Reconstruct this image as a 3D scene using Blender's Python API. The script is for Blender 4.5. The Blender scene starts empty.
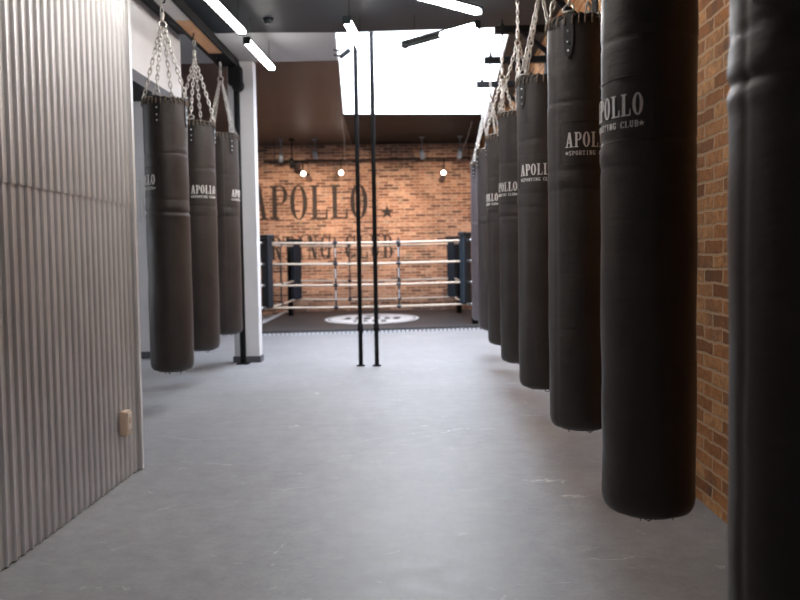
import bpy, bmesh, math, random
from mathutils import Vector, Matrix, noise
R = math.radians
PI = math.pi
rnd = random.Random(7)
sc = bpy.context.scene
COL = sc.collection

# ------------------------------------------------------------------ materials
def mat(name, color=(.5,.5,.5), rough=.5, metal=0.0, emit=None, estr=0.0, spec=None):
    m = bpy.data.materials.new(name); m.use_nodes = True
    b = m.node_tree.nodes['Principled BSDF']
    b.inputs['Base Color'].default_value = (*color, 1)
    b.inputs['Roughness'].default_value = rough
    b.inputs['Metallic'].default_value = metal
    if spec is not None: b.inputs['Specular IOR Level'].default_value = spec
    if emit:
        b.inputs['Emission Color'].default_value = (*emit, 1)
        b.inputs['Emission Strength'].default_value = estr
    return m

class NT:
    def __init__(s, m):
        s.m = m; s.t = m.node_tree; s.b = s.t.nodes['Principled BSDF']
    def n(s, kind, **kw):
        nd = s.t.nodes.new(kind)
        for k, v in kw.items():
            if k in nd.inputs: nd.inputs[k].default_value = v
            else: setattr(nd, k, v)
        return nd
    def l(s, a, b): s.t.links.new(a, b)
    def ramp(s, src, stops):
        r = s.t.nodes.new('ShaderNodeValToRGB')
        e = r.color_ramp.elements
        while len(e) < len(stops): e.new(.5)
        for i, (p, c) in enumerate(stops):
            e[i].position = p; e[i].color = (*c, 1) if len(c) == 3 else c
        s.l(src, r.inputs['Fac']); return r
    def mix(s, fac, a, b, mode='MIX'):
        x = s.t.nodes.new('ShaderNodeMix'); x.data_type = 'RGBA'; x.blend_type = mode
        for sock, v in ((x.inputs[0], fac), (x.inputs[6], a), (x.inputs[7], b)):
            if isinstance(v, (float, int)): sock.default_value = v
            elif isinstance(v, tuple): sock.default_value = (*v, 1)
            else: s.l(v, sock)
        return x.outputs[2]
    def bump(s, h, strength=.3, dist=.01):
        bp = s.n('ShaderNodeBump', Strength=strength, Distance=dist)
        s.l(h, bp.inputs['Height']); s.l(bp.outputs['Normal'], s.b.inputs['Normal'])
    def coord(s, scale=(1,1,1), swap=None):
        tc = s.n('ShaderNodeNewGeometry')
        out = tc.outputs['Position']
        if swap:
            sp = s.n('ShaderNodeSeparateXYZ'); s.l(out, sp.inputs[0])
            cb = s.n('ShaderNodeCombineXYZ')
            for i, k in enumerate(swap): s.l(sp.outputs['XYZ'.index(k)], cb.inputs[i])
            out = cb.outputs[0]
        mp = s.n('ShaderNodeMapping'); mp.inputs['Scale'].default_value = scale
        s.l(out, mp.inputs['Vector']); return mp.outputs['Vector']
    def noise(s, vec, scale, detail=4, rough=.6, dist=0.0):
        nz = s.n('ShaderNodeTexNoise', Scale=scale, Detail=detail, Roughness=rough, Distortion=dist)
        s.l(vec, nz.inputs['Vector']); return nz.outputs['Fac']

def m_floor():
    m = mat('polished_concrete', rough=.42); t = NT(m); v = t.coord()
    a = t.noise(v, 1.1, 6, .62); b = t.noise(v, 9, 6, .72, .15); c = t.noise(v, 60, 3, .6)
    base = t.ramp(a, [(.3, (.185,.188,.205)), (.7, (.29,.294,.315))]).outputs['Color']
    base = t.mix(.45, base, t.ramp(b, [(.32, (.19,.188,.19)), (.68, (.42,.415,.415))]).outputs['Color'])
    base = t.mix(.10, base, t.ramp(c, [(.3, (.16,.16,.16)), (.7, (.46,.45,.45))]).outputs['Color'])
    # fine pale cracks and scuffs
    def cracks(scale, seed, thr, width, rot):
        mp = t.n('ShaderNodeMapping'); mp.inputs['Location'].default_value = (seed, seed*.7, 0)
        mp.inputs['Rotation'].default_value = (0, 0, rot); mp.inputs['Scale'].default_value = (1, 2.2, 1)
        t.l(v, mp.inputs['Vector'])
        nz = t.n('ShaderNodeTexNoise', Scale=scale*1.4, Detail=4)
        t.l(mp.outputs[0], nz.inputs['Vector'])
        ad = t.n('ShaderNodeVectorMath', operation='MULTIPLY_ADD'); ad.inputs[1].default_value = (.5,.5,.5)
        t.l(nz.outputs['Color'], ad.inputs[0]); t.l(mp.outputs[0], ad.inputs[2])
        vo = t.n('ShaderNodeTexVoronoi', Scale=scale, feature='DISTANCE_TO_EDGE')
        t.l(ad.outputs[0], vo.inputs['Vector'])
        ln = t.ramp(vo.outputs['Distance'], [(0, (1,1,1)), (width, (0,0,0))])
        msk = t.ramp(t.noise(mp.outputs[0], scale*1.3, 3), [(thr, (0,0,0)), (thr+.06, (1,1,1))])
        return t.mix(1.0, ln.outputs['Color'], msk.outputs['Color'], 'MULTIPLY')
    base = t.mix(cracks(1.5, 3.1, .565, .010, .4), base, (.56,.55,.55))
    base = t.mix(cracks(3.2, 8.7, .62, .016, 1.3), base, (.52,.51,.51))
    t.l(base, t.b.inputs['Base Color'])
    rg = t.ramp(b, [(.3, (.43,)*3), (.7, (.54,)*3)]); t.l(rg.outputs['Color'], t.b.inputs['Roughness'])
    return m

def m_brick(name, swap, cols, mortar, scale=1.0, dirt=.5):
    m = mat(name, rough=.9, spec=.2); t = NT(m)
    v = t.coord(swap=swap)
    nz = t.n('ShaderNodeTexNoise', Scale=13.0, Detail=4); t.l(v, nz.inputs['Vector'])
    ad = t.n('ShaderNodeVectorMath', operation='MULTIPLY_ADD'); ad.inputs[1].default_value = (.040,.026,0)
    t.l(nz.outputs['Color'], ad.inputs[0]); t.l(v, ad.inputs[2])
    br = t.n('ShaderNodeTexBrick')
    br.inputs['Scale'].default_value = 1.0
    br.inputs['Brick Width'].default_value = .215*scale
    br.inputs['Row Height'].default_value = .062*scale
    br.inputs['Mortar Size'].default_value = .0075
    br.inputs['Mortar Smooth'].default_value = .35
    br.inputs['Color1'].default_value = (0,0,0,1); br.inputs['Color2'].default_value = (1,1,1,1)
    br.inputs['Mortar'].default_value = (.5,.5,.5,1)
    t.l(ad.outputs[0], br.inputs['Vector'])
    tone = t.ramp(br.outputs['Color'], cols)
    n2 = t.noise(v, 22, 5, .7)
    c = t.mix(t.ramp(n2, [(.4, (0,0,0)), (.72, (.75,.75,.75))]).outputs['Color'], tone.outputs['Color'], cols[0][1])
    n3 = t.noise(v, 3.3, 4, .7)
    c = t.mix(t.ramp(n3, [(.52, (0,0,0)), (.72, (dirt,)*3)]).outputs['Color'], c, (.10,.075,.06))
    c = t.mix(br.outputs['Fac'], c, mortar)
    n4 = t.noise(v, 5.1, 5, .75)
    c = t.mix(t.ramp(n4, [(.60, (0,0,0)), (.68, (.7,.7,.7))]).outputs['Color'], c, tuple(x*.9 for x in mortar))
    t.l(c, t.b.inputs['Base Color'])
    inv = t.n('ShaderNodeMath', operation='MULTIPLY_ADD'); inv.inputs[1].default_value = -1.0
    t.l(br.outputs['Fac'], inv.inputs[0]); t.l(n2, inv.inputs[2])
    t.bump(inv.outputs[0], .8, .012)
    return m

def m_noisy(name, c1, c2, scale=8, rough=.5, metal=0.0, bump=0.0, stretch=(1,1,1), r2=None):
    m = mat(name, c1, rough, metal); t = NT(m); v = t.coord(stretch)
    a = t.noise(v, scale, 5, .65)
    t.l(t.ramp(a, [(.3, c1), (.7, c2)]).outputs['Color'], t.b.inputs['Base Color'])
    if r2 is not None:
        t.l(t.ramp(a, [(.3, (rough,)*3), (.7, (r2,)*3)]).outputs['Color'], t.b.inputs['Roughness'])
    if bump: t.bump(a, bump, .004)
    return m

def m_leather(name='dark_leather', c1=(.026,.0195,.017), c2=(.049,.037,.032)):
    m = mat(name, rough=.5); t = NT(m)
    tc = t.n('ShaderNodeTexCoord'); v = tc.outputs['Object']
    a = t.noise(v, 5, 6, .65, .5); b = t.noise(v, 120, 3, .6)
    mp = t.n('ShaderNodeMapping'); mp.inputs['Scale'].default_value = (5,5,14); t.l(v, mp.inputs['Vector'])
    c = t.noise(mp.outputs[0], 1.2, 4, .6)
    t.l(t.ramp(a, [(.3, c1), (.72, c2)]).outputs['Color'], t.b.inputs['Base Color'])
    t.l(t.ramp(a, [(.3, (.40,)*3), (.7, (.56,)*3)]).outputs['Color'], t.b.inputs['Roughness'])
    mx = t.n('ShaderNodeMath', operation='MULTIPLY_ADD'); mx.inputs[1].default_value = .10
    t.l(b, mx.inputs[0]); t.l(c, mx.inputs[2])
    t.bump(mx.outputs[0], .35, .012)
    return m

M = {}
M['floor'] = m_floor()
M['brick_side'] = m_brick('orange_brick', 'YZX', [(0.0,(.20,.085,.035)), (.45,(.45,.185,.065)), (1.0,(.60,.31,.13))], (.48,.31,.18), 1.0, .8)
M['brick_far'] = m_brick('red_brick', 'XZY', [(0.0,(.11,.055,.045)), (.5,(.37,.19,.125)), (1.0,(.58,.36,.26))], (.46,.36,.29), 1.0, .9)
M['galv'] = m_noisy('galvanised_sheet', (.60,.585,.59), (.76,.745,.75), 3.0, .36, .45, 0.0, (1,1,.6), .46)
M['white'] = m_noisy('white_plaster', (.66,.655,.67), (.72,.715,.73), 2.5, .85)
M['whitewell'] = mat('white_well_paint', (.86,.86,.87), .9)
M['greypaint'] = mat('grey_ceiling_paint', (.40,.40,.41), .8)
M['blackceil'] = m_noisy('black_ceiling_paint', (.006,.009,.013), (.009,.013,.018), 2, .5)
M['blackceil'].node_tree.nodes['Principled BSDF'].inputs['Specular IOR Level'].default_value = .3
M['endceil'] = mat('matt_black_ceiling', (.008,.008,.010), .6, spec=.2)
M['brownceil'] = m_noisy('brown_reflection_ceiling', (.030,.022,.021), (.045,.033,.032), 1.2, .42)  # brown of light reflected on the dark ceiling, put into its colour
M['darkwall'] = mat('dark_wall_paint', (.02,.02,.022), .8)
M['basebd'] = mat('grey_baseboard', (.09,.09,.105), .5)
M['blacksteel'] = m_noisy('black_steel', (.006,.006,.007), (.010,.010,.011), 20, .8)
M['blacksteel'].node_tree.nodes['Principled BSDF'].inputs['Specular IOR Level'].default_value = .22
M['board'] = m_noisy('pale_board', (.42,.41,.41), (.52,.50,.49), 6, .7)
M['warmlight'] = m_noisy('painted_warm_light', (.46,.24,.12), (.60,.33,.18), 5, .6, stretch=(8,1,1))  # orange of warm light on the beam underside, put into the colour
M['chain'] = m_noisy('zinc_chain', (.46,.44,.42), (.64,.62,.59), 40, .4, .7)
M['leather'] = m_leather()
M['leather_grey'] = m_leather('skylit_grey_leather', (.045,.036,.038), (.075,.061,.064))  # slight skylight brightening painted into the leather of the next-to-last bag
M['leather_pale'] = m_leather('skylit_mauve_leather', (.095,.078,.088), (.14,.118,.13))  # skylight haze on the farthest bag, painted in as paler mauve leather
M['seam'] = mat('seam_leather', (.018,.016,.015), .45)
M['lace'] = m_noisy('tan_lacing', (.12,.085,.06), (.26,.20,.15), 60, .7)
M['print'] = m_noisy('worn_white_print', (.80,.77,.74), (.92,.90,.87), 70, .6)
M['rivet'] = mat('steel_rivet', (.7,.7,.7), .3, 1.0)
M['thread'] = mat('dark_thread', (.02,.02,.022), .8)
M['lamp'] = mat('led_diffuser', (.9,.9,.9), .5, 0, (1,.97,.93), 15.0)
M['lampstrong'] = mat('bright_led_diffuser', (.9,.9,.9), .5, 0, (1,.96,.91), 66.0)
M['lampmid'] = mat('medium_led_diffuser', (.9,.9,.9), .5, 0, (1,.96,.91), 24.0)
M['lampdark'] = mat('lamp_housing', (.008,.013,.015), .5, spec=.25)
M['spotlens'] = mat('spot_lens', (.9,.9,.9), .4, 0, (1,.93,.84), 9.0)
M['spotgrey'] = mat('spot_housing_grey', (.20,.24,.30), .4)
M['socket'] = mat('beige_plastic', (.62,.46,.35), .45)
M['socketface'] = mat('cream_plastic', (.80,.69,.59), .4)
M['rope'] = m_noisy('cream_rope', (.58,.47,.38), (.68,.57,.47), 30, .6)
M['ringpad'] = m_noisy('navy_vinyl', (.010,.013,.020), (.018,.024,.034), 12, .4)
M['ringblue'] = mat('blue_vinyl', (.012,.020,.030), .45)
M['padlabel'] = mat('pale_pad_label', (.55,.57,.60), .6)
M['canvas'] = m_noisy('black_canvas', (.030,.029,.031), (.046,.044,.046), 3, .55)
M['emblem'] = m_noisy('white_emblem_paint', (.66,.62,.62), (.78,.75,.75), 10, .7)
M['paint'] = m_noisy('worn_black_paint', (.012,.011,.012), (.045,.030,.026), 9, .85)
M['matedge'] = mat('pale_edge_tape', (.55,.56,.60), .7)
M['frame'] = mat('white_frame', (.62,.62,.63), .5)
M['picture'] = mat('black_picture', (.012,.012,.014), .35)

# ------------------------------------------------------------------ mesh builder
class MB:
    def __init__(s): s.bm = bmesh.new()
    def quadface(s, pts):
        s.bm.faces.new([s.bm.verts.new(p) for p in pts])
    def box(s, c, size, rz=0, bevel=0, rot=None):
        r = bmesh.ops.create_cube(s.bm, size=1.0); vs = r['verts']
        mt = Matrix.Translation(c) @ (rot if rot else Matrix.Rotation(rz, 4, 'Z')) @ Matrix.Diagonal((*size, 1))
        bmesh.ops.transform(s.bm, matrix=mt, verts=vs)
        if bevel:
            es = list({e for v in vs for e in v.link_edges})
            bmesh.ops.bevel(s.bm, geom=es, offset=bevel, segments=2, profile=.6, affect='EDGES')
    def cyl(s, a, b, r, n=16, r2=None):
        a, b = Vector(a), Vector(b); d = b-a
        q = d.to_track_quat('Z', 'Y').to_matrix().to_4x4()
        bmesh.ops.create_cone(s.bm, cap_ends=True, segments=n, radius1=r, radius2=r if r2 is None else r2, depth=d.length,
                              matrix=Matrix.Translation((a+b)/2) @ q)
    def ball(s, c, r, n=12, sc3=(1,1,1)):
        bmesh.ops.create_uvsphere(s.bm, u_segments=n, v_segments=max(6, n//2), radius=r,
                                  matrix=Matrix.Translation(c) @ Matrix.Diagonal((*sc3, 1)))
    def tube(s, pts, r, n=6, closed=False):
        pts = [Vector(p) for p in pts]; N = len(pts); rings = []
        up = None
        for i, p in enumerate(pts):
            if closed: t = pts[(i+1) % N]-pts[i-1]
            else: t = pts[min(i+1, N-1)]-pts[max(i-1, 0)]
            t.normalize()
            if up is None: up = Vector((0,0,1)) if abs(t.z) < .9 else Vector((1,0,0))
            x = t.cross(up)
            if x.length < 1e-4: x = t.cross(Vector((.3,.9,.1)))
            x.normalize(); y = x.cross(t).normalized(); up = y
            rr = r(i/(N-1)) if callable(r) else r
            rings.append([s.bm.verts.new(p + rr*(math.cos(2*PI*k/n)*x + math.sin(2*PI*k/n)*y)) for k in range(n)])
        last = N if closed else N-1
        for i in range(last):
            A, B = rings[i], rings[(i+1) % N]
            for k in range(n):
                try: s.bm.faces.new((A[k], A[(k+1) % n], B[(k+1) % n], B[k]))
                except ValueError: pass
        if not closed:
            s.bm.faces.new(rings[0][::-1]); s.bm.faces.new(rings[-1])
    def prism(s, poly, z0, z1):
        lo = [s.bm.verts.new((x, y, z0)) for x, y in poly]; hi = [s.bm.verts.new((x, y, z1)) for x, y in poly]
        s.bm.faces.new(lo[::-1]); s.bm.faces.new(hi)
        n = len(poly)
        for i in range(n): s.bm.faces.new((lo[i], lo[(i+1) % n], hi[(i+1) % n], hi[i]))
    def solid(s, poly, f, depth):
        """poly in (u,v); f(u,v,d) -> xyz; extruded slab following f."""
        a = [s.bm.verts.new(f(u, v, depth)) for u, v in poly]; b = [s.bm.verts.new(f(u, v, 0)) for u, v in poly]
        s.bm.faces.new(a)
        n = len(poly)
        for i in range(n): s.bm.faces.new((a[i], b[i], b[(i+1) % n], a[(i+1) % n]))
    def build(s, name, m, parent=None, smooth=False, normals=True):
        if normals: bmesh.ops.recalc_face_normals(s.bm, faces=s.bm.faces)
        me = bpy.data.meshes.new(name); s.bm.to_mesh(me); s.bm.free()
        for mm in (m if isinstance(m, list) else [m]): me.materials.append(mm)
        if smooth:
            for p in me.polygons: p.use_smooth = True
        o = bpy.data.objects.new(name, me); COL.objects.link(o)
        if parent: o.parent = parent
        return o

def thing(name, label, cat, loc=(0,0,0), rz=0, group=None):
    o = bpy.data.objects.new(name, None); COL.objects.link(o)
    o.location = loc; o.rotation_euler = (0,0,rz); o.empty_display_size = .1
    return tag(o, label, cat, group)
def tag(o, label, cat, group=None):
    o['label'] = label; o['category'] = cat
    if group: o['group'] = group
    return o
def struct(mb, name, m, smooth=False):
    o = mb.build(name, m, smooth=smooth); o['kind'] = 'structure'; return o
def copy_tree(o, parent=None):
    c = o.copy(); COL.objects.link(c)
    if parent: c.parent = parent
    for ch in list(o.children): copy_tree(ch, c)
    return c
def sbox(name, c, size, m, rz=0, bevel=0):
    b = MB(); b.box(c, size, rz, bevel); return struct(b, name, m)

# ------------------------------------------------------------------ serif lettering as polygons, unit height, width w
def ring(cx, cy, rx, ry, tx, ty, a0=0, a1=360, n=20):
    out = []
    for i in range(n):
        p, q = R(a0+(a1-a0)*i/n), R(a0+(a1-a0)*(i+1)/n)
        out.append([(cx+rx*math.cos(p), cy+ry*math.sin(p)), (cx+rx*math.cos(q), cy+ry*math.sin(q)),
                    (cx+(rx-tx)*math.cos(q), cy+(ry-ty)*math.sin(q)), (cx+(rx-tx)*math.cos(p), cy+(ry-ty)*math.sin(p))])
    return out
def rect(x0, y0, x1, y1): return [[(x0,y0),(x1,y0),(x1,y1),(x0,y1)]]
def diag(x0, y0, x1, y1, t): return [[(x0,y0),(x0+t,y0),(x1+t,y1),(x1,y1)]]
def glyph(ch, w=.52, T=.15, t=.06):
    s = .07; sf = .055
    def stem(x, y0=0, y1=1, th=T, sl=s, sr=s, bot=True, top=True):
        g = rect(x, y0+(sf if bot else 0), x+th, y1-(sf if top else 0))
        if bot: g += rect(x-sl, y0, x+th+sr, y0+sf)
        if top: g += rect(x-sl, y1-sf, x+th+sr, y1)
        return g
    if ch == 'O': return ring(w/2, .5, w/2, .51, T, t, n=28)
    if ch == 'A':
        m = w/2
        return (diag(.03, sf, m-.05, 1, t*1.1) + diag(w-.03-T, sf, m-T*.45, 1, T) + rect(w*.25, .28, w*.72, .28+t)
                + rect(-.05, 0, .15, sf) + rect(w-T-.10, 0, w+.05, sf))
    if ch == 'L': return stem(s) + rect(s+T, 0, w, sf) + [[(w-.06, sf), (w, sf), (w, .30), (w-.03, .30)]]
    if ch == 'P': return stem(s, sr=.06) + rect(s+T, 1-t, w*.6, 1) + rect(s+T, .45, w*.6, .45+t) + ring(w*.6, .725, w*.42, .275, T*.9, t, -90, 90, 14)
    if ch == 'R': return glyph('P', w, T, t) + [[(w*.5,.46), (w*.5+T,.46), (w+.02, 0), (w+.02-T, 0)]]
    if ch == 'B':
        return (stem(s, sr=0) + rect(s+T, 1-t, w*.58, 1) + rect(s+T, .5-t/2, w*.6, .5+t/2) + rect(s+T, 0, w*.6, t)
                + ring(w*.58, .74, w*.36, .26, T*.9, t, -90, 90, 12) + ring(w*.6, .265, w*.42, .265, T*.95, t, -90, 90, 12))
    if ch == 'C': return ring(w/2, .5, w/2, .51, T, t, 48, 312, 22) + rect(w-.07, .68, w, 1.0) + rect(w-.07, .04, w, .26)
    if ch == 'G': return ring(w/2, .5, w/2, .51, T, t, 48, 318, 22) + rect(w-.07, .68, w, 1.0) + rect(w-T, 0.03, w, .44) + rect(w-T-.10, .44, w+.05, .44+sf)
    if ch == 'I': return stem(w/2-T/2)
    if ch == 'T': return stem(w/2-T/2, top=False) + rect(0, 1-sf, w, 1) + rect(0, .74, .05, 1) + rect(w-.05, .74, w, 1)
    if ch == 'U': return rect(.06, .3, .06+T, 1) + rect(w-.06-t, .3, w-.06, 1) + ring(w/2, .32, w/2-.06, .33, T*.85, t*1.3, 180, 360, 14) + rect(-.01, 1-sf, .06+T+.06, 1) + rect(w-.06-t-.08, 1-sf, w+.02, 1)
    if ch == 'N': return stem(.06, th=t, bot=True, top=False) + stem(w-.06-t, th=t, bot=False, top=True) + [[(0, 1), (.06+T*.9, 1), (w-.06, 0), (w-.06-T*.9, 0)]]
    if ch == 'S':
        return (ring(w/2, .735, w*.46, .275, T*.85, t*1.3, 40, 200, 14) + ring(w/2, .265, w*.47, .275, T*.85, t*1.3, -140, 20, 14)
                + [[(w*.06, .62), (w*.06+T, .66), (w*.95, .40), (w*.95-T, .34)]] + rect(w-.09, .74, w-.03, 1) + rect(.02, 0, .08, .28))
    if ch == '*':
        o = []
        for k in range(5):
            a = R(90+72*k)
            c = (w/2, .5); tip = (w/2+.5*math.cos(a), .5+.5*math.sin(a))
            l_ = (w/2+.20*math.cos(a+R(36)), .5+.20*math.sin(a+R(36))); r_ = (w/2+.20*math.cos(a-R(36)), .5+.20*math.sin(a-R(36)))
            o.append([c, r_, tip, l_])
        return o
    return []
def text_polys(txt, x0, x1, y0, h, fill=.86, **kw):
    """set txt from x0 to x1; each character in its own equal cell"""
    out = []; cell = (x1-x0)/len(txt)
    for i, ch in enumerate(txt):
        gw = cell*fill/h
        if ch == 'I': gw = gw
        for p in glyph(ch, w=gw, **kw):
            out.append([(x0+i*cell+cell*(1-fill)/2+u*h, y0+v*h) for u, v in p])
    return out

# ================================================================== THE SETTING
CZ, FZ = 3.25, 3.46            # front and rear ceiling heights
WY = 16.5                      # far wall
k = WY/15.03
b = MB(); b.box((-2.4, 7.0, -.05), (7.6, 20.4, .1)); struct(b, 'floor', M['floor'])
b = MB(); b.box((1.33, 6.9, 1.75), (.2, 20.2, 3.5)); struct(b, 'wall_right', M['brick_side'])
b = MB(); b.box((-2.4, WY+.1, 1.8), (7.7, .2, 3.6), rz=R(1.5)); struct(b, 'wall_far', M['brick_far'])
b = MB(); b.box((-2.4, -3.1, 1.7), (7.6, .2, 3.4)); struct(b, 'wall_back', M['darkwall'])
b = MB(); b.box((-6.1, 7.0, 1.75), (.2, 20.4, 3.5)); struct(b, 'wall_outer', M['white'])

# ceiling with the skylight opening
OL0, OL1, OR1, OR0 = (-.797, 7.66), (-1.245, 13.05), (1.06, 13.30), (.86, 7.61)
def lerp_left(y):
    t_ = (y-OL0[1])/(OL1[1]-OL0[1]); return OL0[0]+(OL1[0]-OL0[0])*t_
b = MB(); b.prism([(-6.2,-3.2), (1.43,-3.2), (1.43,7.59), (OR0[0],OR0[1]), (OL0[0],OL0[1]), (-1.585,7.60), (-6.2,7.60)], CZ, CZ+.16)
struct(b, 'ceiling', M['blackceil'])
b = MB(); b.prism([(-6.2,7.60), (-1.585,7.60), (OL0[0],OL0[1]), (lerp_left(8.72)-.0, 8.72), (-6.2,8.74)], CZ+.002, CZ+.21)
struct(b, 'ceiling_band', M['greypaint'])
b = MB()
b.prism([(-6.2,8.73), (lerp_left(8.72), 8.72), (OL1[0], OL1[1]), (OL1[0]-.15, WY+.2), (-6.2, WY+.2)], FZ, FZ+.16)
struct(b, 'ceiling_rear', M['brownceil'])
b = MB()
b.prism([(OL1[0], OL1[1]), (OR1[0], OR1[1]), (1.43, 13.3), (1.43, WY+.2), (OL1[0]-.15, WY+.2)], FZ, FZ+.16)
struct(b, 'ceiling_end', M['endceil'])
b = MB(); b.prism([(OR0[0],OR0[1]), (1.43,7.59), (1.43,13.3), (OR1[0],OR1[1])], CZ+.001, CZ+.37)
struct(b, 'ceiling_right', M['blackceil'])

# skylight shaft
ST = 4.75
def wallseg(name, p, q, z0, z1, th, m):
    p, q = Vector((*p, 0)), Vector((*q, 0)); d = (q-p).normalized(); n = Vector((d.y, -d.x, 0))*th
    b = MB(); b.prism([p[:2], q[:2], (q+n)[:2], (p+n)[:2]], z0, z1); return struct(b, name, m)
OLm = (lerp_left(8.72), 8.72)
wallseg('wall_shaft_left', OL1, OLm, FZ, ST, -.012, M['whitewell'])
wallseg('wall_shaft_left_front', OLm, OL0, CZ, ST, -.012, M['whitewell'])
wallseg('wall_shaft_far', OR1, OL1, FZ, ST, -.012, M['whitewell'])
wallseg('wall_shaft_right', OR0, OR1, CZ, ST, -.012, M['whitewell'])
wallseg('wall_shaft_near', OL0, OR0, CZ, ST, -.012, M['whitewell'])

# left partition clad in corrugated sheet
PX, PY1 = -1.505, 4.20
sbox('wall_left', (PX-.10, .60+.0, CZ/2), (.13, 2*(PY1-.60), CZ), M['white'])
def corrugated(name, y0, y1, z0, z1, x, phase):
    b = MB(); pitch = .062; prof = []
    y = y0; i = 0
    while y < y1:
        for tt, h in ((0,0), (.66,0), (.73,.008), (.79,.0115), (.87,.0115), (.93,.008)):
            yy = y0 + (i+tt)*pitch + phase
            if yy <= y1: prof.append((yy, h))
        i += 1; y = y0+i*pitch
    nz = 10
    cols = []
    for yy, h in prof:
        cols.append([b.bm.verts.new((x+h+.002*noise.noise((yy*1.7, (z0+(z1-z0)*j/nz)*1.1, 3.3)), yy, z0+(z1-z0)*j/nz)) for j in range(nz+1)])
    for a, c in zip(cols[:-1], cols[1:]):
        for j in range(nz): b.bm.faces.new((a[j], c[j], c[j+1], a[j+1]))
    o = struct(b, name, M['galv'])
    md = o.modifiers.new('thickness', 'SOLIDIFY'); md.thickness = .0012; md.offset = -1
    return o
corrugated('wall_left_cladding_lower', -1.2, PY1-.02, .004, 1.44, PX-.026, 0)
o = corrugated('wall_left_cladding_upper', -1.2, PY1-.02, 1.405, CZ-.004, PX-.022, 0)
sbox('trim_1', (PX-.088, PY1+.004, CZ/2), (.165, .012, CZ-.01), M['white'])
sbox('trim_2', (PX-.006, PY1-.012, CZ/2), (.016, .03, CZ-.01), M['galv'])

# side opening and side room on the left
wallseg('wall_side_upper', (-2.27, 4.3), (-2.27, 7.66), 2.645, CZ, -.15, M['white'])
sbox('wall_side_room', (-4.40, 9.18, 1.47), (3.2, .12, 2.94), M['white'])
sbox('wall_side_room_header', (-4.40, 9.18, 3.10), (3.2, .118, .31), M['darkwall'])
sbox('baseboard_side_room', (-4.40, 9.112, .04), (3.2, .014, .08), M['basebd'])
# black soffit over the side opening
b = MB(); b.box((-4.25, 7.0, 2.955), (3.3, 4.2, .02)); struct(b, 'ceiling_side_room', M['endceil'])

# column with baseboard
CX, CW, CD, CY = -1.925, .275, .16, 8.65
sbox('column', (CX, CY+CD/2, CZ/2), (CW, CD, CZ), M['white'])
b = MB()
b.box((CX, CY-.007, .035), (CW+.028, .014, .07)); b.box((CX+CW/2+.007, CY+CD/2, .035), (.014, CD, .07)); b.box((CX-CW/2-.007, CY+CD/2, .035), (.014, CD, .07))
struct(b, 'baseboard_column', M['basebd'])

# ================================================================== STEEL FRAME ON THE LEFT
t = thing('steel_beam', 'black steel beam under the ceiling carrying the three bags beside the corrugated wall', 'beam', (0,0,0))
BL, BR, BZ = -2.10, -1.925, 3.17
y0, y1 = 4.3, 8.60
b = MB(); b.prism([(BL,y0), (BR,y0), (BR,y1), (BL,y1)], BZ+.012, CZ-.002)
for xx in (BL, BR): b.box((xx,(y0+y1)/2,BZ+.01), (.024,y1-y0,.05))
b.build('beam_body', M['blacksteel'], t)
ym = 6.9
b = MB(); b.box(((BL+BR)/2,(y0+ym)/2,BZ+.006), (BR-BL-.03,ym-y0,.014))
o = b.build('pale_soffit_board', M['board'], t); o['label'] = 'pale grey board under the beam'
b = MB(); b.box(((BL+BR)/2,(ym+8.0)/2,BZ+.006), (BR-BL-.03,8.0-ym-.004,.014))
o = b.build('warm_light_soffit_board', M['warmlight'], t); o['label'] = 'underside of the beam with warm orange light painted in'

t = thing('steel_post', 'black steel post in front of the white column', 'post', (-1.94, 8.53, 0))
b = MB(); b.cyl((0,0,.012), (0,0,3.18), .032, 20); b.build('post_tube', M['blacksteel'], t, True)
b = MB(); b.box((0,0,.006), (.13,.13,.012), bevel=.003); b.build('base_plate', M['blacksteel'], t)
b = MB(); b.box((-.005,-.01,3.06), (.15,.12,.20), bevel=.03); b.ball((.02,-.01,2.96), .07, 14); b.build('head_bracket', M['blacksteel'], t, True)

# two poles under the skylight
for i, (x, y, lb) in enumerate(((-.649, 8.249, 'black floor to ceiling pole, the left of the pair under the skylight'),
                                (-.482, 8.234, 'black floor to ceiling pole, the right of the pair under the skylight'))):
    if i == 0:
        p0 = thing('steel_pole', lb, 'pole', (x, y, 0), 0, 'pair of black poles under the skylight')
        b = MB(); b.cyl((0,0,.01), (0,0,ST-.05), .022, 16); b.build('pole_tube', M['blacksteel'], p0, True)
        b = MB(); b.cyl((0,0,0), (0,0,.012), .045, 20); b.build('base_plate', M['blacksteel'], p0)
        b = MB(); b.cyl((0,0,.36), (0,0,.44), .030, 16); b.build('sleeve', M['blacksteel'], p0, True)
    else:
        c = copy_tree(p0); c.location = (x, y, 0); c['label'] = lb

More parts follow.
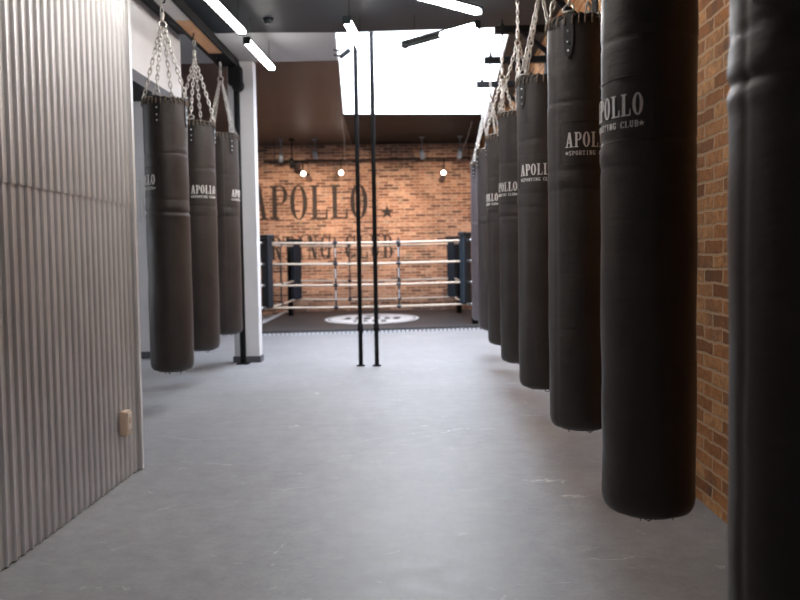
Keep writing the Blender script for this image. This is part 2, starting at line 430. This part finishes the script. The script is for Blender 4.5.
# ================================================================== HEAVY BAGS
RB, HB, APEX = .1375, 1.735, 2.225
def bag_body(seed):
    b = MB(); n = 96
    zs = [0.0, .004, .012, .026, .045] + [.06+.0075*i for i in range(226)]
    zs = [z for z in zs if z < HB-.03] + [HB-.022, HB-.010, HB]
    seams = [1.02, 1.10, 1.39]
    rings = []
    for z in zs:
        r = RB
        if z < .05: r = RB*(.80+.20*math.sqrt(max(0, 1-(1-z/.05)**2)))
        if z > HB-.035: r = RB*(1-.02*((z-(HB-.035))/.035)**2)
        ring_ = []
        for q in range(n):
            a = 2*PI*q/n
            rr = r
            v = Vector((math.cos(a)*.55, math.sin(a)*.55, z*.9+seed*7.1))
            rr += .0030*noise.noise(v*3.1) + .0022*noise.noise(Vector((math.cos(a)*1.2, math.sin(a)*1.2, z*6+seed)))*1.2
            for sz in seams:
                d = abs(z-sz-.004*math.sin(a*2+seed+sz*9))
                deep = seed == 1 and sz == 1.02
                rr -= (.0050 if deep else .0020)*math.exp(-(d/.0060)**2); rr += (.0022 if deep else .0006)*math.exp(-((d-.026)/.014)**2)
            # fold near the middle seam
            rr += .0035*math.exp(-((z-1.06)/.02)**2)*(.5+.5*math.sin(a*3+seed))
            # vertical side seam
            da = (a-R(205)+PI) % (2*PI)-PI
            rr -= (.0060 if seed == 1 else .0030)*math.exp(-(da/.040)**2)
            ring_.append(b.bm.verts.new((rr*math.cos(a), rr*math.sin(a), z)))
        rings.append(ring_)
    for A, B in zip(rings[:-1], rings[1:]):
        for q in range(n): b.bm.faces.new((A[q], A[(q+1) % n], B[(q+1) % n], B[q]))
    c0 = b.bm.verts.new((0,0,-.006))
    for q in range(n): b.bm.faces.new((c0, rings[0][(q+1) % n], rings[0][q]))
    c1 = b.bm.verts.new((0,0,HB-.03))
    for q in range(n): b.bm.faces.new((c1, rings[-1][q], rings[-1][(q+1) % n]))
    return b

def link_pts(p, d, x, L, W):
    out = []
    for i in range(12):
        a = 2*PI*i/12; s = 1 if math.cos(a) > 0 else -1
        out.append(p + d*(math.cos(a)*W/2*.95 + s*(L-W)/2*(1 if abs(math.cos(a)) > .05 else 0)) + x*(math.sin(a)*W/2))
    return out
def chain_mb(p, q, b=None, L=.044, W=.027, wire=.0042):
    b = b or MB(); p, q = Vector(p), Vector(q); d = (q-p); D = d.length; d.normalize()
    pitch = L-2*wire-.001; nlink = max(1, round(D/pitch)); pitch = D/nlink
    x = d.cross(Vector((.31,.83,.2))).normalized(); y = d.cross(x).normalized()
    for i in range(nlink):
        b.tube(link_pts(p+d*(i+.5)*pitch, d, x if i % 2 else y, L, W-2*wire), wire, 5, True)
    return b

def on_cyl(u, v, d, rad):
    a = -PI/2+u/RB; rr = rad+d
    return (rr*math.cos(a), rr*math.sin(a), v)

def make_bag(hang_top, label, loc):
    t = thing('punching_bag', label, 'punching bag', loc, 0)
    bag_body(1).build('bag_body', M['leather'], t, True)
    # laced top edge: rolled rim with loops over it
    b = MB()
    b.tube([((RB-.004)*math.cos(2*PI*i/48), (RB-.004)*math.sin(2*PI*i/48), HB+.002+.005*math.sin(i*2.1)) for i in range(48)], .0075, 6, True)
    b.build('rolled_rim', M['seam'], t, True)
    b = MB()
    for i in range(30):
        a = 2*PI*i/30+.03*math.sin(i*5.1)
        rr = RB+.004; tilt = .06
        pts = []
        for f in range(7):
            ph = PI*f/6
            rad = rr-.013+.016*math.cos(ph); z = HB-.022+ .036*math.sin(ph) - (.010 if f == 0 else 0)
            aa = a+tilt*(f/6-.5)
            pts.append((rad*math.cos(aa), rad*math.sin(aa), z))
        b.tube(pts, .0042, 5)
    b.build('lacing', M['lace'], t, True)
    # four straps with rivets, D-rings and chains
    for q in range(4):
        a = R(45+90*q)+R(8)
        ca, sa = math.cos(a), math.sin(a)
        def f(u, v, d, a=a):
            aa = a+u/RB; rr = RB+.001+d
            return (rr*math.cos(aa), rr*math.sin(aa), v)
        b = MB()
        prof = [(-.021, HB+.012), (-.021, HB-.09), (-.014, HB-.15), (0, HB-.172), (.014, HB-.15), (.021, HB-.09), (.021, HB+.012)]
        b.solid(prof, f, .0045)
        st = b.build('strap', M['seam'], t)
        for zz in (HB-.06, HB-.105, HB-.140):
            b = MB(); p = f(0, zz, .004); b.ball(p, .0058, 8)
            b.build('rivet', M['rivet'], st, True)
        b = MB()
        ro = RB+.004
        tx = Vector((-sa, ca, 0)); cen = Vector((ro*ca, ro*sa, HB+.02))
        pts = [cen+tx*(.024*math.cos(R(an)))+Vector((-ca*.3, -sa*.3, 1)).normalized()*(.034*math.sin(R(an))) for an in range(0, 181, 20)]
        b.tube(pts, .0042, 6); b.cyl(pts[0], pts[-1], .0042, 6)
        b.build('ring_fitting', M['chain'], t, True)
        chain_mb(cen+Vector((-ca*.008, -sa*.008, .03)), (ca*.012, sa*.012, APEX-.02)).build('chain', M['chain'], t, True)
    b = MB()
    b.tube([(0, .024*math.cos(2*PI*i/16), APEX+.024*math.sin(2*PI*i/16)) for i in range(16)], .006, 6, True)
    b.cyl((0,0,APEX+.02), (0,0,APEX+.06), .012, 10); b.ball((0,0,APEX+.062), .016, 10)
    b.build('swivel', M['chain'], t, True)
    chain_mb((0,0,APEX+.07), (0,0,hang_top-.06)).build('hanging_chain', M['chain'], t, True)
    b = MB()
    b.tube([(0, .0, hang_top-.07), (0,.016,hang_top-.062), (0,.022,hang_top-.04), (0,.008,hang_top-.022), (0,0,hang_top-.002)], .006, 6)
    b.build('hook', M['blacksteel'], t, True)
    # printed logo
    b = MB()
    fp = lambda u, v, d: on_cyl(u, v, d, RB+.0022)
    for p in text_polys('APOLLO', -.104, .104, 1.195, .062, .84, T=.145, t=.07): b.solid(p, fp, .0012)
    for p in text_polys('*SPORTING CLUB*', -.104, .104, 1.162, .0185, .80, T=.17, t=.10): b.solid(p, fp, .0012)
    b.build('printed_logo', M['print'], t)
    # thin seam line closing the logo panel
    b = MB()
    for zz in (1.127, 1.305):
        b.tube([on_cyl(u, zz+.002*math.sin(u*30), .0, RB+.0012) for u in [(-.13+.26*i/30) for i in range(31)]], .0016, 4)
    for u0 in (-.13, .13):
        b.tube([on_cyl(u0, 1.127+.178*i/6, 0, RB+.0012) for i in range(7)], .0016, 4)
    b.build('panel_stitching', M['seam'], t, True)
    # frayed threads under the bag
    b = MB(); r2 = random.Random(3)
    for i in range(9):
        a = r2.uniform(0, 6.28); rr = r2.uniform(.02, .086); L = r2.uniform(.012, .034)
        x, y = rr*math.cos(a), rr*math.sin(a)
        b.tube([(x,y,.002), (x+.006*math.cos(i), y+.006*math.sin(i), -L*.5), (x+.014*math.cos(i*2), y+.012*math.sin(i), -L)], .0018, 4)
    b.tube([(.03+.016*math.cos(R(an)), -.03, -.012+.016*math.sin(R(an))) for an in range(0, 360, 40)], .0018, 4, True)
    b.cyl((0,0,-.008), (0,0,.001), .092, 24)
    b.build('frayed_base', M['thread'], t)
    return t

variants = []
for sd in (2, 3, 4):
    ob = bag_body(sd).build('bag_body', M['leather'], None, True); variants.append(ob.data); bpy.data.objects.remove(ob)

def face(x, y, off):          # z-rotation so the logo (local -Y) looks at the camera turned by off degrees to the photo's right
    to_cam = math.atan2(-y, -x)
    return to_cam + PI/2 + R(off)
def place(t, x, y, z, off, tilt=(0,0)):
    t.location = (x, y, z); t.rotation_euler = (tilt[0], tilt[1], face(x, y, off))

right = [
 # y, x, z, logo turn, label
 (1.33, .650, .36, 12, 'black punching bag nearest the camera, cut off by the photo edge, logo not in view'),
 (2.42, .678, .334, -48, 'large black punching bag, second nearest, beside the orange brick, with the biggest white logo'),
 (3.51, .690, .36, 18, 'third punching bag from the camera along the brick wall, logo partly hidden by the second'),
 (4.60, .688, .36, -12, 'fourth punching bag from the camera along the brick wall, white logo beside the third bag'),
 (5.69, .690, .365, -47, 'fifth punching bag along the brick wall, hanging chain visible above its laced rim'),
 (6.78, .690, .375, -60, 'sixth punching bag along the brick wall, small white logo at shoulder height'),
 (7.87, .686, .405, 150, 'seventh punching bag along the brick wall, plain face, second from the boxing ring'),
 (8.96, .690, .41, 170, 'palest punching bag at the far end of the brick wall row, beside the boxing ring'),
]
ARM_Z = 2.985
proto = None
for i, (y, x, z, off, lb) in enumerate(right):
    if proto is None:
        proto = make_bag(ARM_Z-.035-.365+.0, lb, (x, y, z)); c = proto
    else:
        c = copy_tree(proto)
        for ch in c.children:
            if ch.name.startswith('bag_body') and i % 4: ch.data = variants[i % 4-1]
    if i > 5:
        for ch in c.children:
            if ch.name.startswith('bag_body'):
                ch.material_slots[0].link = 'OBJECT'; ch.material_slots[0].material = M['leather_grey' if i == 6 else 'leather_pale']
    if i == 1:
        for ch in c.children:
            if ch.name.startswith(('printed_logo', 'panel_stitching')): ch.location.z -= .032
    place(c, x, y, z, off); c['label'] = lb; c['group'] = 'punching bags along the brick wall'
left = [
 (6.06, -1.926, .285, -74, 'punching bag nearest the corrugated metal wall, its logo half turned away'),
 (7.23, -2.017, .312, 21, 'middle punching bag of the three by the corrugated wall, white logo facing forward'),
 (8.24, -2.035, .365, 72, 'punching bag in front of the black post and white column, logo at its edge'),
]
proto = None
for i, (y, x, z, off, lb) in enumerate(left):
    if proto is None:
        proto = make_bag((BZ-.325)/1.17, lb, (x, y, z)); c = proto; c.scale = (1.17,)*3
    else:
        c = copy_tree(proto)
        for ch in c.children:
            if ch.name.startswith('bag_body'): ch.data = variants[i-1]
    place(c, x, y, z, off); c['label'] = lb; c['group'] = 'punching bags on the left beam'

# wall brackets for the right row
names = ['first', 'second', 'third', 'fourth', 'fifth', 'sixth', 'seventh', 'eighth']
proto = None
for i, (y, x, z, off, lb) in enumerate(right):
    if proto is None:
        proto = c = thing('wall_bracket', '', 'bracket', (1.23, y, ARM_Z))
        b = MB(); b.box((-.30,0,0), (.60,.06,.06), bevel=.004); b.build('arm', M['blacksteel'], c)
        b = MB(); b.box((-.006,0,-.12), (.012,.16,.46), bevel=.003); b.build('wall_plate', M['blacksteel'], c)
        b = MB(); b.cyl((-.012,0,-.31), (-.36,0,-.03), .022, 10); b.build('brace', M['blacksteel'], c)
        b = MB(); b.cyl((-.54,0,-.034), (-.54,0,.085), .010, 10); b.cyl((-.54,0,.03), (-.54,0,.05), .020, 6); b.build('eye_bolt', M['blacksteel'], c)
    else: c = copy_tree(proto)
    c.location = (1.23, y, ARM_Z+(z-.365)*.6)
    c['label'] = 'black steel bracket on the brick wall holding the %s punching bag from the camera' % names[i]
    c['group'] = 'bag brackets on the brick wall'

# ================================================================== BOXING RING
t = thing('boxing_ring', 'boxing ring with cream ropes and navy corner pads before the lettered brick wall', 'boxing ring', (-.8, 14, 0))
off = Vector((-.8, 14, 0))
def L(p): return Vector(p)-off
def ringpart(b, name, m, parent=t, smooth=False):
    bmesh.ops.translate(b.bm, vec=-off, verts=b.bm.verts)
    o = b.build(name, m, parent, smooth); return o
MZ = .06
mf = [(-2.62, 11.72), (1.2, 12.36), (1.2, WY-.12), (-2.75, WY-.12)]
b = MB(); b.prism(mf, .0, MZ); mt = ringpart(b, 'mat', M['canvas'])
b = MB()
dx, dy = mf[1][0]-mf[0][0], mf[1][1]-mf[0][1]
nst = 60
for i in range(nst):
    u0, u1 = (i+.12)/nst, (i+.82)/nst
    b.prism([(mf[0][0]+dx*u0, mf[0][1]+dy*u0-.05), (mf[0][0]+dx*u1, mf[0][1]+dy*u1-.05), (mf[0][0]+dx*u1, mf[0][1]+dy*u1-.004), (mf[0][0]+dx*u0, mf[0][1]+dy*u0-.004)], .0, .03)
ringpart(b, 'edge_strip', M['matedge'])
b = MB()
b.prism([(-2.72,11.72), (-2.63,11.72), (-2.76,WY-.12), (-2.85,WY-.12)], 0, MZ+.02); ringpart(b, 'side_strip', M['matedge'])
# emblem: white oval with dark lettering and a star
ec = (-.90, 14.15); erx, ery = .83, 1.22
b = MB(); b.prism([(ec[0]+erx*math.cos(2*PI*i/48), ec[1]+ery*math.sin(2*PI*i/48)) for i in range(48)], MZ-.01, MZ+.003)
em = ringpart(b, 'emblem', M['emblem'], mt)
b = MB()
fe = lambda u, v, d: (ec[0]+u, ec[1]+v, MZ+.003+d)
for p in ring(0, 0, erx*.93, ery*.93, .02, .04, n=48): b.solid(p, fe, .002)
ringpart(b, 'emblem_ring', M['canvas'], mt)
b = MB()
for p in text_polys('APOLLO', -.52, .52, -.25, .5, .8): b.solid(p, fe, .002)
ringpart(b, 'emblem_lettering', M['canvas'], mt)
b = MB()
for p in text_polys('*', -.3, .3, .42, .5, .8): b.solid(p, fe, .002)
ringpart(b, 'emblem_star', M['canvas'], mt)
b = MB()
for p in text_polys('CLUB', -.3, .3, -.80, .38, .8): b.solid(p, fe, .002)
ringpart(b, 'emblem_lettering', M['canvas'], mt)
corners = dict(FL=(-2.56, 12.40), FR=(.83, 12.72), RL=(-2.52, 15.2), RR=(.70, 15.32))
cen = Vector((-.85, 13.95, 0))
rope_z = [.372, .724, 1.057, 1.388]
for kx, (x, y) in corners.items():
    b = MB(); b.cyl((x,y,MZ), (x,y,1.47), .05, 16); b.ball((x,y,1.47), .055, 14)
    ps = ringpart(b, 'corner_post', M['blacksteel'], smooth=True)
    dv = (cen-Vector((x,y,0))).normalized(); px, py = x+dv.x*.17, y+dv.y*.17
    az = math.atan2(dv.y, dv.x)
    b = MB(); b.box((px,py,.92), (.10,.21,1.10), rz=az, bevel=.03)
    ringpart(b, 'corner_pad', M['ringpad'] if kx[1] == 'L' else M['ringblue'], ps)
    b = MB(); b.box((px+dv.x*.053,py+dv.y*.053,1.17), (.006,.12,.14), rz=az, bevel=.002); b.box((px-.0*dv.x,py-.0*dv.y,1.49), (.13,.26,.055), rz=az, bevel=.02)
    b.bm.faces.ensure_lookup_table()
    ringpart(b, 'pad_cap', M['ringpad'], ps)
    for rz_ in rope_z:
        b = MB(); b.cyl((x,y,rz_), (x+dv.x*.14, y+dv.y*.14, rz_), .022, 10)
        ringpart(b, 'turnbuckle', M['rivet'], ps, True)
for a_, c_ in (('FL','FR'), ('RL','RR'), ('FL','RL'), ('FR','RR')):
    A, B = Vector((*corners[a_], 0)), Vector((*corners[c_], 0))
    inA, inB = (cen-A).normalized()*.12, (cen-B).normalized()*.12
    for rz_ in rope_z:
        b = MB(); pts = []
        for i in range(13):
            u = i/12; p = (A+inA).lerp(B+inB, u); p.z = rz_-.018*4*u*(1-u); pts.append(p)
        b.tube(pts, .0165, 8); ringpart(b, 'rope', M['rope'], smooth=True)
    us = (.345, .655) if a_ in ('FL', 'RL') and c_ in ('FR', 'RR') else (.5,)
    for u in us:
        p = (A+inA).lerp(B+inB, u)
        b = MB()
        b.box((p.x, p.y, .88), (.028,.012,1.13), rz=0, bevel=.003)
        for rz_ in rope_z: b.cyl((p.x-.035,p.y,rz_-.014), (p.x+.035,p.y,rz_-.014), .025, 10)
        sp = ringpart(b, 'rope_spacer', M['ringpad'])
        if a_ == 'FL' and c_ == 'FR':
            b = MB()
            for z0_ in (.55, .89, 1.22): b.box((p.x, p.y-.008, z0_), (.015,.006,.15), bevel=.001)
            ringpart(b, 'spacer_label', M['padlabel'], sp)

# ================================================================== LETTERING ON THE FAR WALL
def wall_text(name, polys, label):
    b = MB(); th = R(1.5)
    fw = lambda u, v, d: (u, WY-.002-d+(u+2.4)*math.tan(th), v)
    for p in polys: b.solid(p, fw, .003)
    return tag(b.build(name, M['paint']), label, 'wall lettering')
zc = lambda z: 1.1+(z-1.1)*k
wall_text('painted_word', text_polys('APOLLO', -3.24*k, -.98*k, zc(1.875), (2.515-1.875)*k, .86, T=.13, t=.03),
          'tall worn black capitals reading APOLLO painted on the far brick wall')
wall_text('painted_words', text_polys('SPORTING CLUB', -3.57*k, -.53*k, zc(1.127), (1.565-1.127)*k, .82, T=.12, t=.04),
          'second line of black wall lettering ending in CLUB, just above the ring ropes')
wall_text('painted_star', text_polys('*', (-.643-.14)*k, (-.643+.14)*k, zc(1.989-.14), .28*k, 1.0),
          'small black star painted on the far brick wall beside the lettering')

# ================================================================== LIGHT FITTINGS
def tube_light(name, p, q, label, lit=(0,1), z=3.0, m='lamp'):
    p, q = Vector((*p, 0)), Vector((*q, 0)); d = q-p; Ln = d.length; a = math.atan2(d.y, d.x)
    t = thing(name, label, 'pendant light', (*((p+q)/2)[:2], z), a, 'linear pendant lights')
    b = MB(); b.box((0,0,.034), (Ln,.050,.020), bevel=.004)
    b.build('housing', M['lampdark'], t)
    b = MB(); x0, x1 = -Ln/2+Ln*lit[0]+.012, -Ln/2+Ln*lit[1]-.012
    b.box(((x0+x1)/2,0,.006), (x1-x0,.062,.038), bevel=.010); b.build('diffuser', M[m], t)
    if lit[0] > 0:
        b = MB(); b.box((-Ln/2+Ln*lit[0]/2,0,0), (Ln*lit[0]-.004,.050,.022), bevel=.003); b.build('blank_section', M['lampdark'], t)
    for s in (-1, 1):
        b = MB(); b.box((s*(Ln/2+.006),0,.012), (.014,.066,.064), bevel=.003)
        b.build('end_cap', M['lampdark'], t)
    for s in (-1, 1):
        b = MB(); b.cyl((s*(Ln/2-.12),0,.04), (s*(Ln/2-.12),0,CZ-z), .0022, 6); b.build('suspension_cable', M['blacksteel'], t)
    return t
tube_light('linear_pendant', (-1.525,5.60), (-1.465,6.72), 'white LED tube pendant beside the steel beam, cut by the top edge of the photo')
tube_light('linear_pendant', (-1.49,7.00), (-1.457,7.99), 'white LED tube pendant hanging in front of the grey ceiling band by the column')
tube_light('linear_pendant', (-.572,6.48), (-.517,7.34), 'short white LED tube hanging just above the two black poles', m='lampmid')
tube_light('linear_pendant', (-.40,5.54), (.47,6.325), 'fully lit white LED tube slanting across the black ceiling above the half-dark one', m='lampstrong')
tube_light('linear_pendant', (-.125,7.243), (.477,6.678), 'slanted LED tube across the skylight, one half dark, the other lit', lit=(.52,1), m='lampstrong')
for (p, q, lb) in (((-.70,2.75), (-.60,4.0), 'added out-of-view LED tube above the aisle beside the corrugated wall'),  # tubes added out of view to brighten the dark foreground
                   ((-.60,4.15), (-.25,5.2), 'added out-of-view LED tube above the aisle between the corrugated wall and the fifth bag')):
    tube_light('linear_pendant', p, q, lb, z=3.05, m='lampstrong' if p[1] < 4 else 'lampmid')

t = thing('smoke_detector', 'small dark smoke detector on the black ceiling', 'smoke detector', (-1.337, 7.19, CZ))
b = MB(); b.cyl((0,0,-.018), (0,0,-.001), .045, 20); b.build('detector_base', M['lampdark'], t)
b = MB(); b.cyl((0,0,-.045), (0,0,-.016), .028, 20, .04); b.build('detector_head', M['lampdark'], t)

# small bracketed fitting hanging in the shaft
t = thing('hanging_spotlight', 'small dark spotlight on a bracket hanging at the edge of the skylight', 'spotlight', (-.79, 8.0, 3.14))
b = MB(); b.cyl((0,0,.03), (0,0,ST-3.16), .004, 6); b.build('drop_cable', M['blacksteel'], t)
b = MB(); b.box((-.02,0,.03), (.07,.015,.012), rot=Matrix.Rotation(R(15), 4, 'Y')); b.box((-.02,0,-.02), (.07,.015,.012), rot=Matrix.Rotation(R(15), 4, 'Y')); b.build('bracket', M['lampdark'], t)
b = MB(); b.cyl((.01,0,-.035), (.10,.03,.04), .024, 12); b.build('lamp_body', M['lampdark'], t)
# cable from the ceiling behind the skylight
# track with three lit spots
ry = 15.9; kk = ry/15.03
t = thing('track_rail', 'thin dark lighting track running along the far brick wall above the lettering', 'lighting track', (0, 0, 0))
b = MB(); b.box((-1.0*kk, ry, zc(2.90)-.0), (4.1, .035, .035), bevel=.004); b.build('rail', M['blacksteel'], t)
b = MB(); b.tube([(-1.30, 13.3, FZ+.01), (-1.38, 14.6, 3.30), (-1.50, ry, zc(2.90))], .004, 6)
o = b.build('feed_wire', M['frame'], t); o['label'] = 'pale wire from the ceiling to the track'
for xx in (-2.9, -1.0, .95):
    b = MB(); b.cyl((xx, ry, zc(2.90)), (xx, ry, FZ), .006, 8); b.build('rail_hanger', M['blacksteel'], t)
def spot(name, px, pz, y, aim, label, lit=False, group=None, m='spotgrey', top=None, size=1.0):
    """px, pz measured on the plane Y=15.03"""
    s_ = y/15.03; x, z = px*s_, 1.1+(pz-1.1)*s_
    t = thing(name, label, 'spotlight', (x, y, z), 0, group)
    d = Vector(aim)-Vector((x,y,z)); d.normalize(); h = .075*size
    b = MB(); b.cyl(-d*h, d*h, .042*size, 18, .05*size); b.build('lamp_body', M[m], t, True)
    b = MB(); b.cyl(d*h, d*(h+.012), .047*size, 18, .040*size)
    if lit: b.ball(d*h, .045*size, 12)
    b.build('lens', M['spotlens' if lit else 'lampdark'], t, True)
    top = (top if top else FZ)-z
    b = MB(); b.cyl((0,0,0), (0,0,max(.03, top-.0)), .010*size, 8); b.box((0,0,max(.03, top)-.012), (.09*size,.05*size,.024)); b.build('mount', M[m], t)
    return t
g1 = 'lit spotlights on the far track'
cam_aim = (-.8, 9.0, .6)
rt = zc(2.90)
spot('track_spotlight', -2.205, 2.743, 15.85, cam_aim, 'glowing spotlight above the letter P of the wall lettering', True, g1, 'blacksteel', rt+.0)
spot('track_spotlight', -1.491, 2.748, 15.85, cam_aim, 'glowing spotlight just left of the two black poles', True, g1, 'blacksteel', rt)
spot('track_spotlight', .433, 2.713, 15.85, cam_aim, 'glowing spotlight over the right corner of the boxing ring', True, g1, 'blacksteel', rt)
g2 = 'unlit ceiling spotlights before the far wall'
wa = lambda x: (x, WY, 2.0)
spot('ceiling_spotlight', -2.612, 3.03, 15.6, wa(-3), 'unlit ceiling spotlight nearest the white column', False, g2, 'spotgrey')
spot('ceiling_spotlight', -2.408, 2.933, 15.6, wa(-2.4), 'black square-looking spotlight hanging lower than its neighbours', False, g2, 'blacksteel', size=1.15)
spot('ceiling_spotlight', -1.972, 3.08, 15.6, wa(-1.9), 'unlit blue-grey ceiling spotlight above the first letter O', False, g2, 'spotgrey')
spot('ceiling_spotlight', .028, 3.05, 15.6, wa(.3), 'unlit pale ceiling spotlight above and right of the painted star', False, g2, 'spotgrey', size=1.1)
spot('ceiling_spotlight', .734, 3.04, 15.6, wa(.6), 'unlit pale ceiling spotlight with a slanted cable, closest to the far bags', False, g2, 'spotgrey', size=1.1)
b = MB(); b.tube([(.80, 15.6, 3.16), (.86, 15.0, 3.30), (.90, 14.0, FZ)], .006, 6)
tag(b.build('lamp_cable', M['frame']), 'thin slanted cable rising to the dark ceiling above the right ring corner', 'cable')
# ================================================================== SMALL WALL THINGS
t = thing('wall_socket', 'beige surface-mounted socket low on the corrugated wall', 'socket', (PX-.014, 3.945, .30))
b = MB(); b.box((.018,0,0), (.036,.075,.125), bevel=.007); b.build('socket_box', M['socket'], t)
b = MB(); b.box((.037,.004,.010), (.008,.055,.085), bevel=.003); b.build('socket_face', M['socketface'], t)
b = MB(); b.cyl((.0405,.004,.012), (.042,.004,.012), .018, 16); b.build('plug_hole', M['socket'], t)
t = thing('picture_frame', 'white framed black picture on the side room wall beside the corrugated wall', 'picture', (-3.36, 9.112, 1.815))
b = MB()
for s in (-1, 1):
    b.box((s*.155,0,0), (.03,.022,.48), bevel=.003); b.box((0,0,s*.225), (.28,.022,.03), bevel=.003)
b.build('frame', M['frame'], t)
b = MB(); b.box((0,.004,0), (.29,.008,.43)); b.build('mount', M['white'], t)
b = MB(); b.box((.0,-.001,0), (.20,.004,.32)); b.build('print', M['picture'], t)

# ================================================================== LIGHT
def area(name, loc, rot, sx, sy, power, color):
    l = bpy.data.lights.new(name, 'AREA'); l.shape = 'RECTANGLE'; l.size = sx; l.size_y = sy; l.energy = power; l.color = color
    o = bpy.data.objects.new(name, l); COL.objects.link(o); o.location = loc; o.rotation_euler = rot; return o
def spotl(name, loc, aim, power, ang, color, blend=.8, rad=.05):
    l = bpy.data.lights.new(name, 'SPOT'); l.energy = power; l.spot_size = R(ang); l.spot_blend = blend; l.color = color; l.shadow_soft_size = rad
    o = bpy.data.objects.new(name, l); COL.objects.link(o); o.location = loc
    o.rotation_euler = (Vector(aim)-Vector(loc)).to_track_quat('-Z', 'Y').to_euler(); return o
area('skylight_daylight', (-.07, 10.4, ST-.02), (0,0,0), 2.0, 5.6, 420, (.80,.88,1.0))
area('rear_fill_light', (-.3, -2.9, 1.9), (R(90), 0, 0), 2.6, 1.6, 3, (.85,.92,1.0))  # added fill behind the camera, lifts the dark sides of the bags
area('side_room_fill_light', (-5.9, 6.5, 1.7), (0, R(-90), 0), 2.2, 3.0, 30, (.88,.93,1.0))  # added unseen light that brightens the side room wall
for i, x in enumerate((-2.4, -1.0, .5)):
    spotl('wall_washer', (x*1.0, 13.6, 2.95), (x*1.05-.2, WY, 1.85), 310, 62, (1,.74,.52))
w = bpy.data.worlds.new('sky'); sc.world = w; w.use_nodes = True
w.node_tree.nodes['Background'].inputs[0].default_value = (.82,.9,1,1)
w.node_tree.nodes['Background'].inputs[1].default_value = 2.0

# ================================================================== CAMERA
cd = bpy.data.cameras.new('camera'); cam = bpy.data.objects.new('camera', cd); COL.objects.link(cam)
cd.sensor_width = 36; cd.lens = 36; cd.clip_start = .02
Mx = [[0.9995042411264066, 0.013993973660662243, 0.02820355778108512], [0.027453604006707502, 0.051163534739773066, -0.9983128729711819], [-0.015413357757776514, 0.9985922398126859, 0.0507539849520613]]
mw = Matrix([(*r_, 0) for r_ in Mx]+[(0,0,0,1)]); mw.translation = (0,0,1.1)
cam.matrix_world = mw
cd.dof.use_dof = True; cd.dof.focus_distance = 3.2; cd.dof.aperture_fstop = 3.2
sc.camera = cam
sc.view_settings.view_transform = 'Standard'; sc.view_settings.look = 'None'
sc.view_settings.gamma = 1; sc.view_settings.exposure = 0.5; sc.view_settings.use_curve_mapping = False
